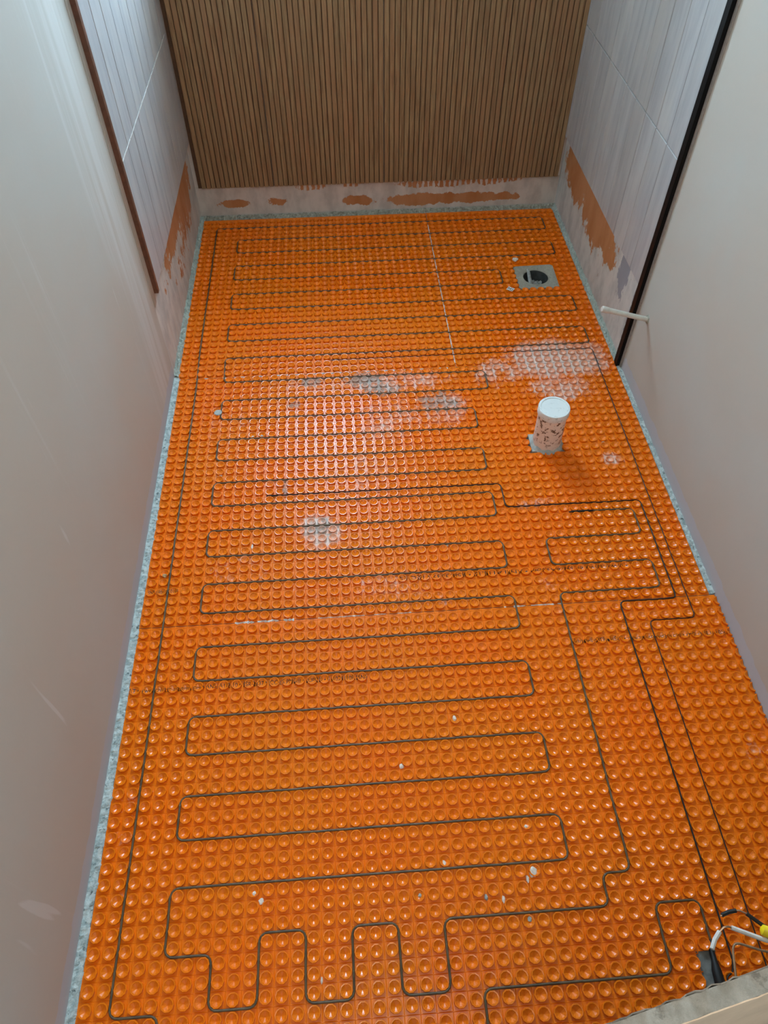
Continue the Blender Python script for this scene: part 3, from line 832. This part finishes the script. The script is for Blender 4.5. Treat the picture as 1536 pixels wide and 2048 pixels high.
# ------------------------------------------------------------------ small things lying on the membrane
def pix(px, py, z=ZT_S):
    d = cam.rotation_euler.to_matrix() @ Vector(((px - 768) / 1444.93, -(py - 1024) / 1444.93, -1))
    s = (z * P - cam.location.z) / d.z
    q = cam.location + d * s
    return q.x / P, -q.y / P
def crumb(px, py, sx, sy, h, label, mat='chip', seed=0, name='plaster_crumb', cat='crumb', z=None, group='plaster crumbs on the membrane'):
    x, y = pix(px, py)
    zb = 0.0
    if z is None:
        fx, r = math.floor(x), None
        zb = ZT_S
    else: zb = z
    bm = bmesh.new(); bmesh.ops.create_icosphere(bm, subdivisions=2, radius=1)
    for v in bm.verts:
        k = 1 + .45 * noise.noise(v.co * 1.7 + Vector((seed, 0, 0)))
        v.co = Vector((v.co.x * sx * k, -v.co.y * sy * k, max(v.co.z * k, -.35) * h)) * P
    lo = min(v.co.z for v in bm.verts)
    for v in bm.verts: v.co.z -= lo
    me = bpy.data.meshes.new(name); bm.to_mesh(me); bm.free(); me.materials.append(M[mat])
    o = bpy.data.objects.new(name, me); COL.objects.link(o); o.location = W(x, y, zb)
    return tag(o, label, cat, group)
crumb(1066, 1742, .27, .35, .15, 'large white plaster lump caught in a stud, near the right end of a cable loop', seed=1, z=.06)
crumb(1056, 1757, .10, .25, .08, 'thin white plaster sliver just below the large white lump', seed=2, z=.02)
crumb(1060, 1836, .18, .22, .10, 'grey plaster crumb inside a stud below the stepped cable run', 'smear', seed=3, z=.06)
crumb(508, 1787, .14, .18, .09, 'white speck inside a stud near the lower left cable corner', seed=4, z=.06)
crumb(522, 1802, .17, .22, .06, 'powdery white crumb between four studs at the lower left', seed=5, z=.0)
crumb(973, 1794, .13, .20, .10, 'grey white crumb between studs left of the large lump', 'smear', seed=6, z=.0)
crumb(1008, 1798, .10, .24, .08, 'narrow white flake just right of the grey white crumb', seed=7, z=.0)
crumb(840, 1790, .12, .12, .09, 'tiny grey crumb in a stud at the lower middle of the floor', 'smear', seed=8, z=.06)
crumb(909, 1435, .16, .22, .13, 'white chip sitting in a stud in the middle of the near sheet', seed=9, z=.06)
crumb(803, 1531, .16, .20, .12, 'small white chip below the middle chip, touching a stud rim', seed=10, z=.02)
crumb(1052, 1653, .14, .14, .14, 'square white chip in the stud inside the rightmost cable loop', seed=11, z=.06)
crumb(889, 1726, .13, .20, .10, 'broken white flake in a stud above the lower cable run', seed=12, z=.06)
crumb(643, 1960, .07, .22, .08, 'slim white splinter inside the first square cable notch', seed=13, z=.0)
crumb(505, 0 + 873, .22, .25, .09, 'white flake in a stud beside the fourth loop end on the left', seed=14, z=.06)
crumb(523, 871, .20, .22, .10, 'pale grey flake in the stud next to the white flake', 'smear', seed=15, z=.06)
crumb(441, 948, .14, .35, .08, 'white smeared flake left of a cable loop end at mid floor', seed=16, z=.02)
crumb(504, 1091, .12, .26, .10, 'white grain beside a stud on the left of the middle sheet', seed=17, z=.0)
crumb(894, 1087, .16, .20, .10, 'white grain above a cable run in the middle of the floor', seed=18, z=.0)
crumb(1030, 520, .36, .42, .22, 'white crumb just behind the grey floor drain', seed=19)
crumb(1207, 882, .16, .34, .10, 'white drip of mortar near the right wall, behind the pipe shadow', seed=20, z=.0)
crumb(330, 1152, .20, .17, .22, 'beige bead lying near the left wall', 'bead', seed=0.1, name='plastic_bead', cat='bead', group=None, z=.165)
def lump(px, py, r, label, seed):
    x, y = pix(px, py)
    vs = []; fs = []; n = 18
    for i in range(n):
        w = 2 * math.pi * i / n; k = r * (1 + .12 * noise.noise(Vector((i * .7, seed, 1))))
        vs += [(x + k * math.cos(w), y + k * math.sin(w), ZT_S), (x + .8 * k * math.cos(w), y + .8 * k * math.sin(w), ZT_S + .04)]
    for i in range(n): fs.append((2 * i, 2 * i + 1, 2 * ((i + 1) % n) + 1, 2 * ((i + 1) % n)))
    fs += [tuple(2 * i + 1 for i in range(n)), tuple(2 * i for i in range(n))[::-1]]
    return tag(MB().add(vs, fs).build('mortar_blob', M['smear']), label, 'mortar')
lump(436, 825, .42, 'round grey mortar blob filling one stud near the left cable', 3)

# printed sticker beside the drain
x, y = pix(1021, 578)
st = tag(empty('paper_sticker', x, y, ZT_S), 'small white printed sticker lying left of the floor drain', 'sticker')
st.rotation_euler = (0, 0, math.radians(-38))
def local(mbv, name, mat):
    me = bpy.data.meshes.new(name); me.from_pydata([W(*v) for v in mbv.v], [], [f[::-1] for f in mbv.f]); me.materials.append(mat)
    o = bpy.data.objects.new(name, me); COL.objects.link(o); o.parent = st; return o
local(MB().box(-.42, .42, -.36, .36, .0, .018), 'paper', M['label'])
pm = MB()
for bx, by, w, h in ((-.28, -.1, .10, .30), (-.28, .15, .08, .12), (-.05, -.05, .22, .10), (-.02, .10, .16, .10), (.04, -.2, .10, .12), (.28, 0, .05, .30), (.2, .22, .2, .05)):
    pm.box(bx - w / 2, bx + w / 2, by - h / 2, by + h / 2, .017, .021)
local(pm, 'print', M['inkg'])
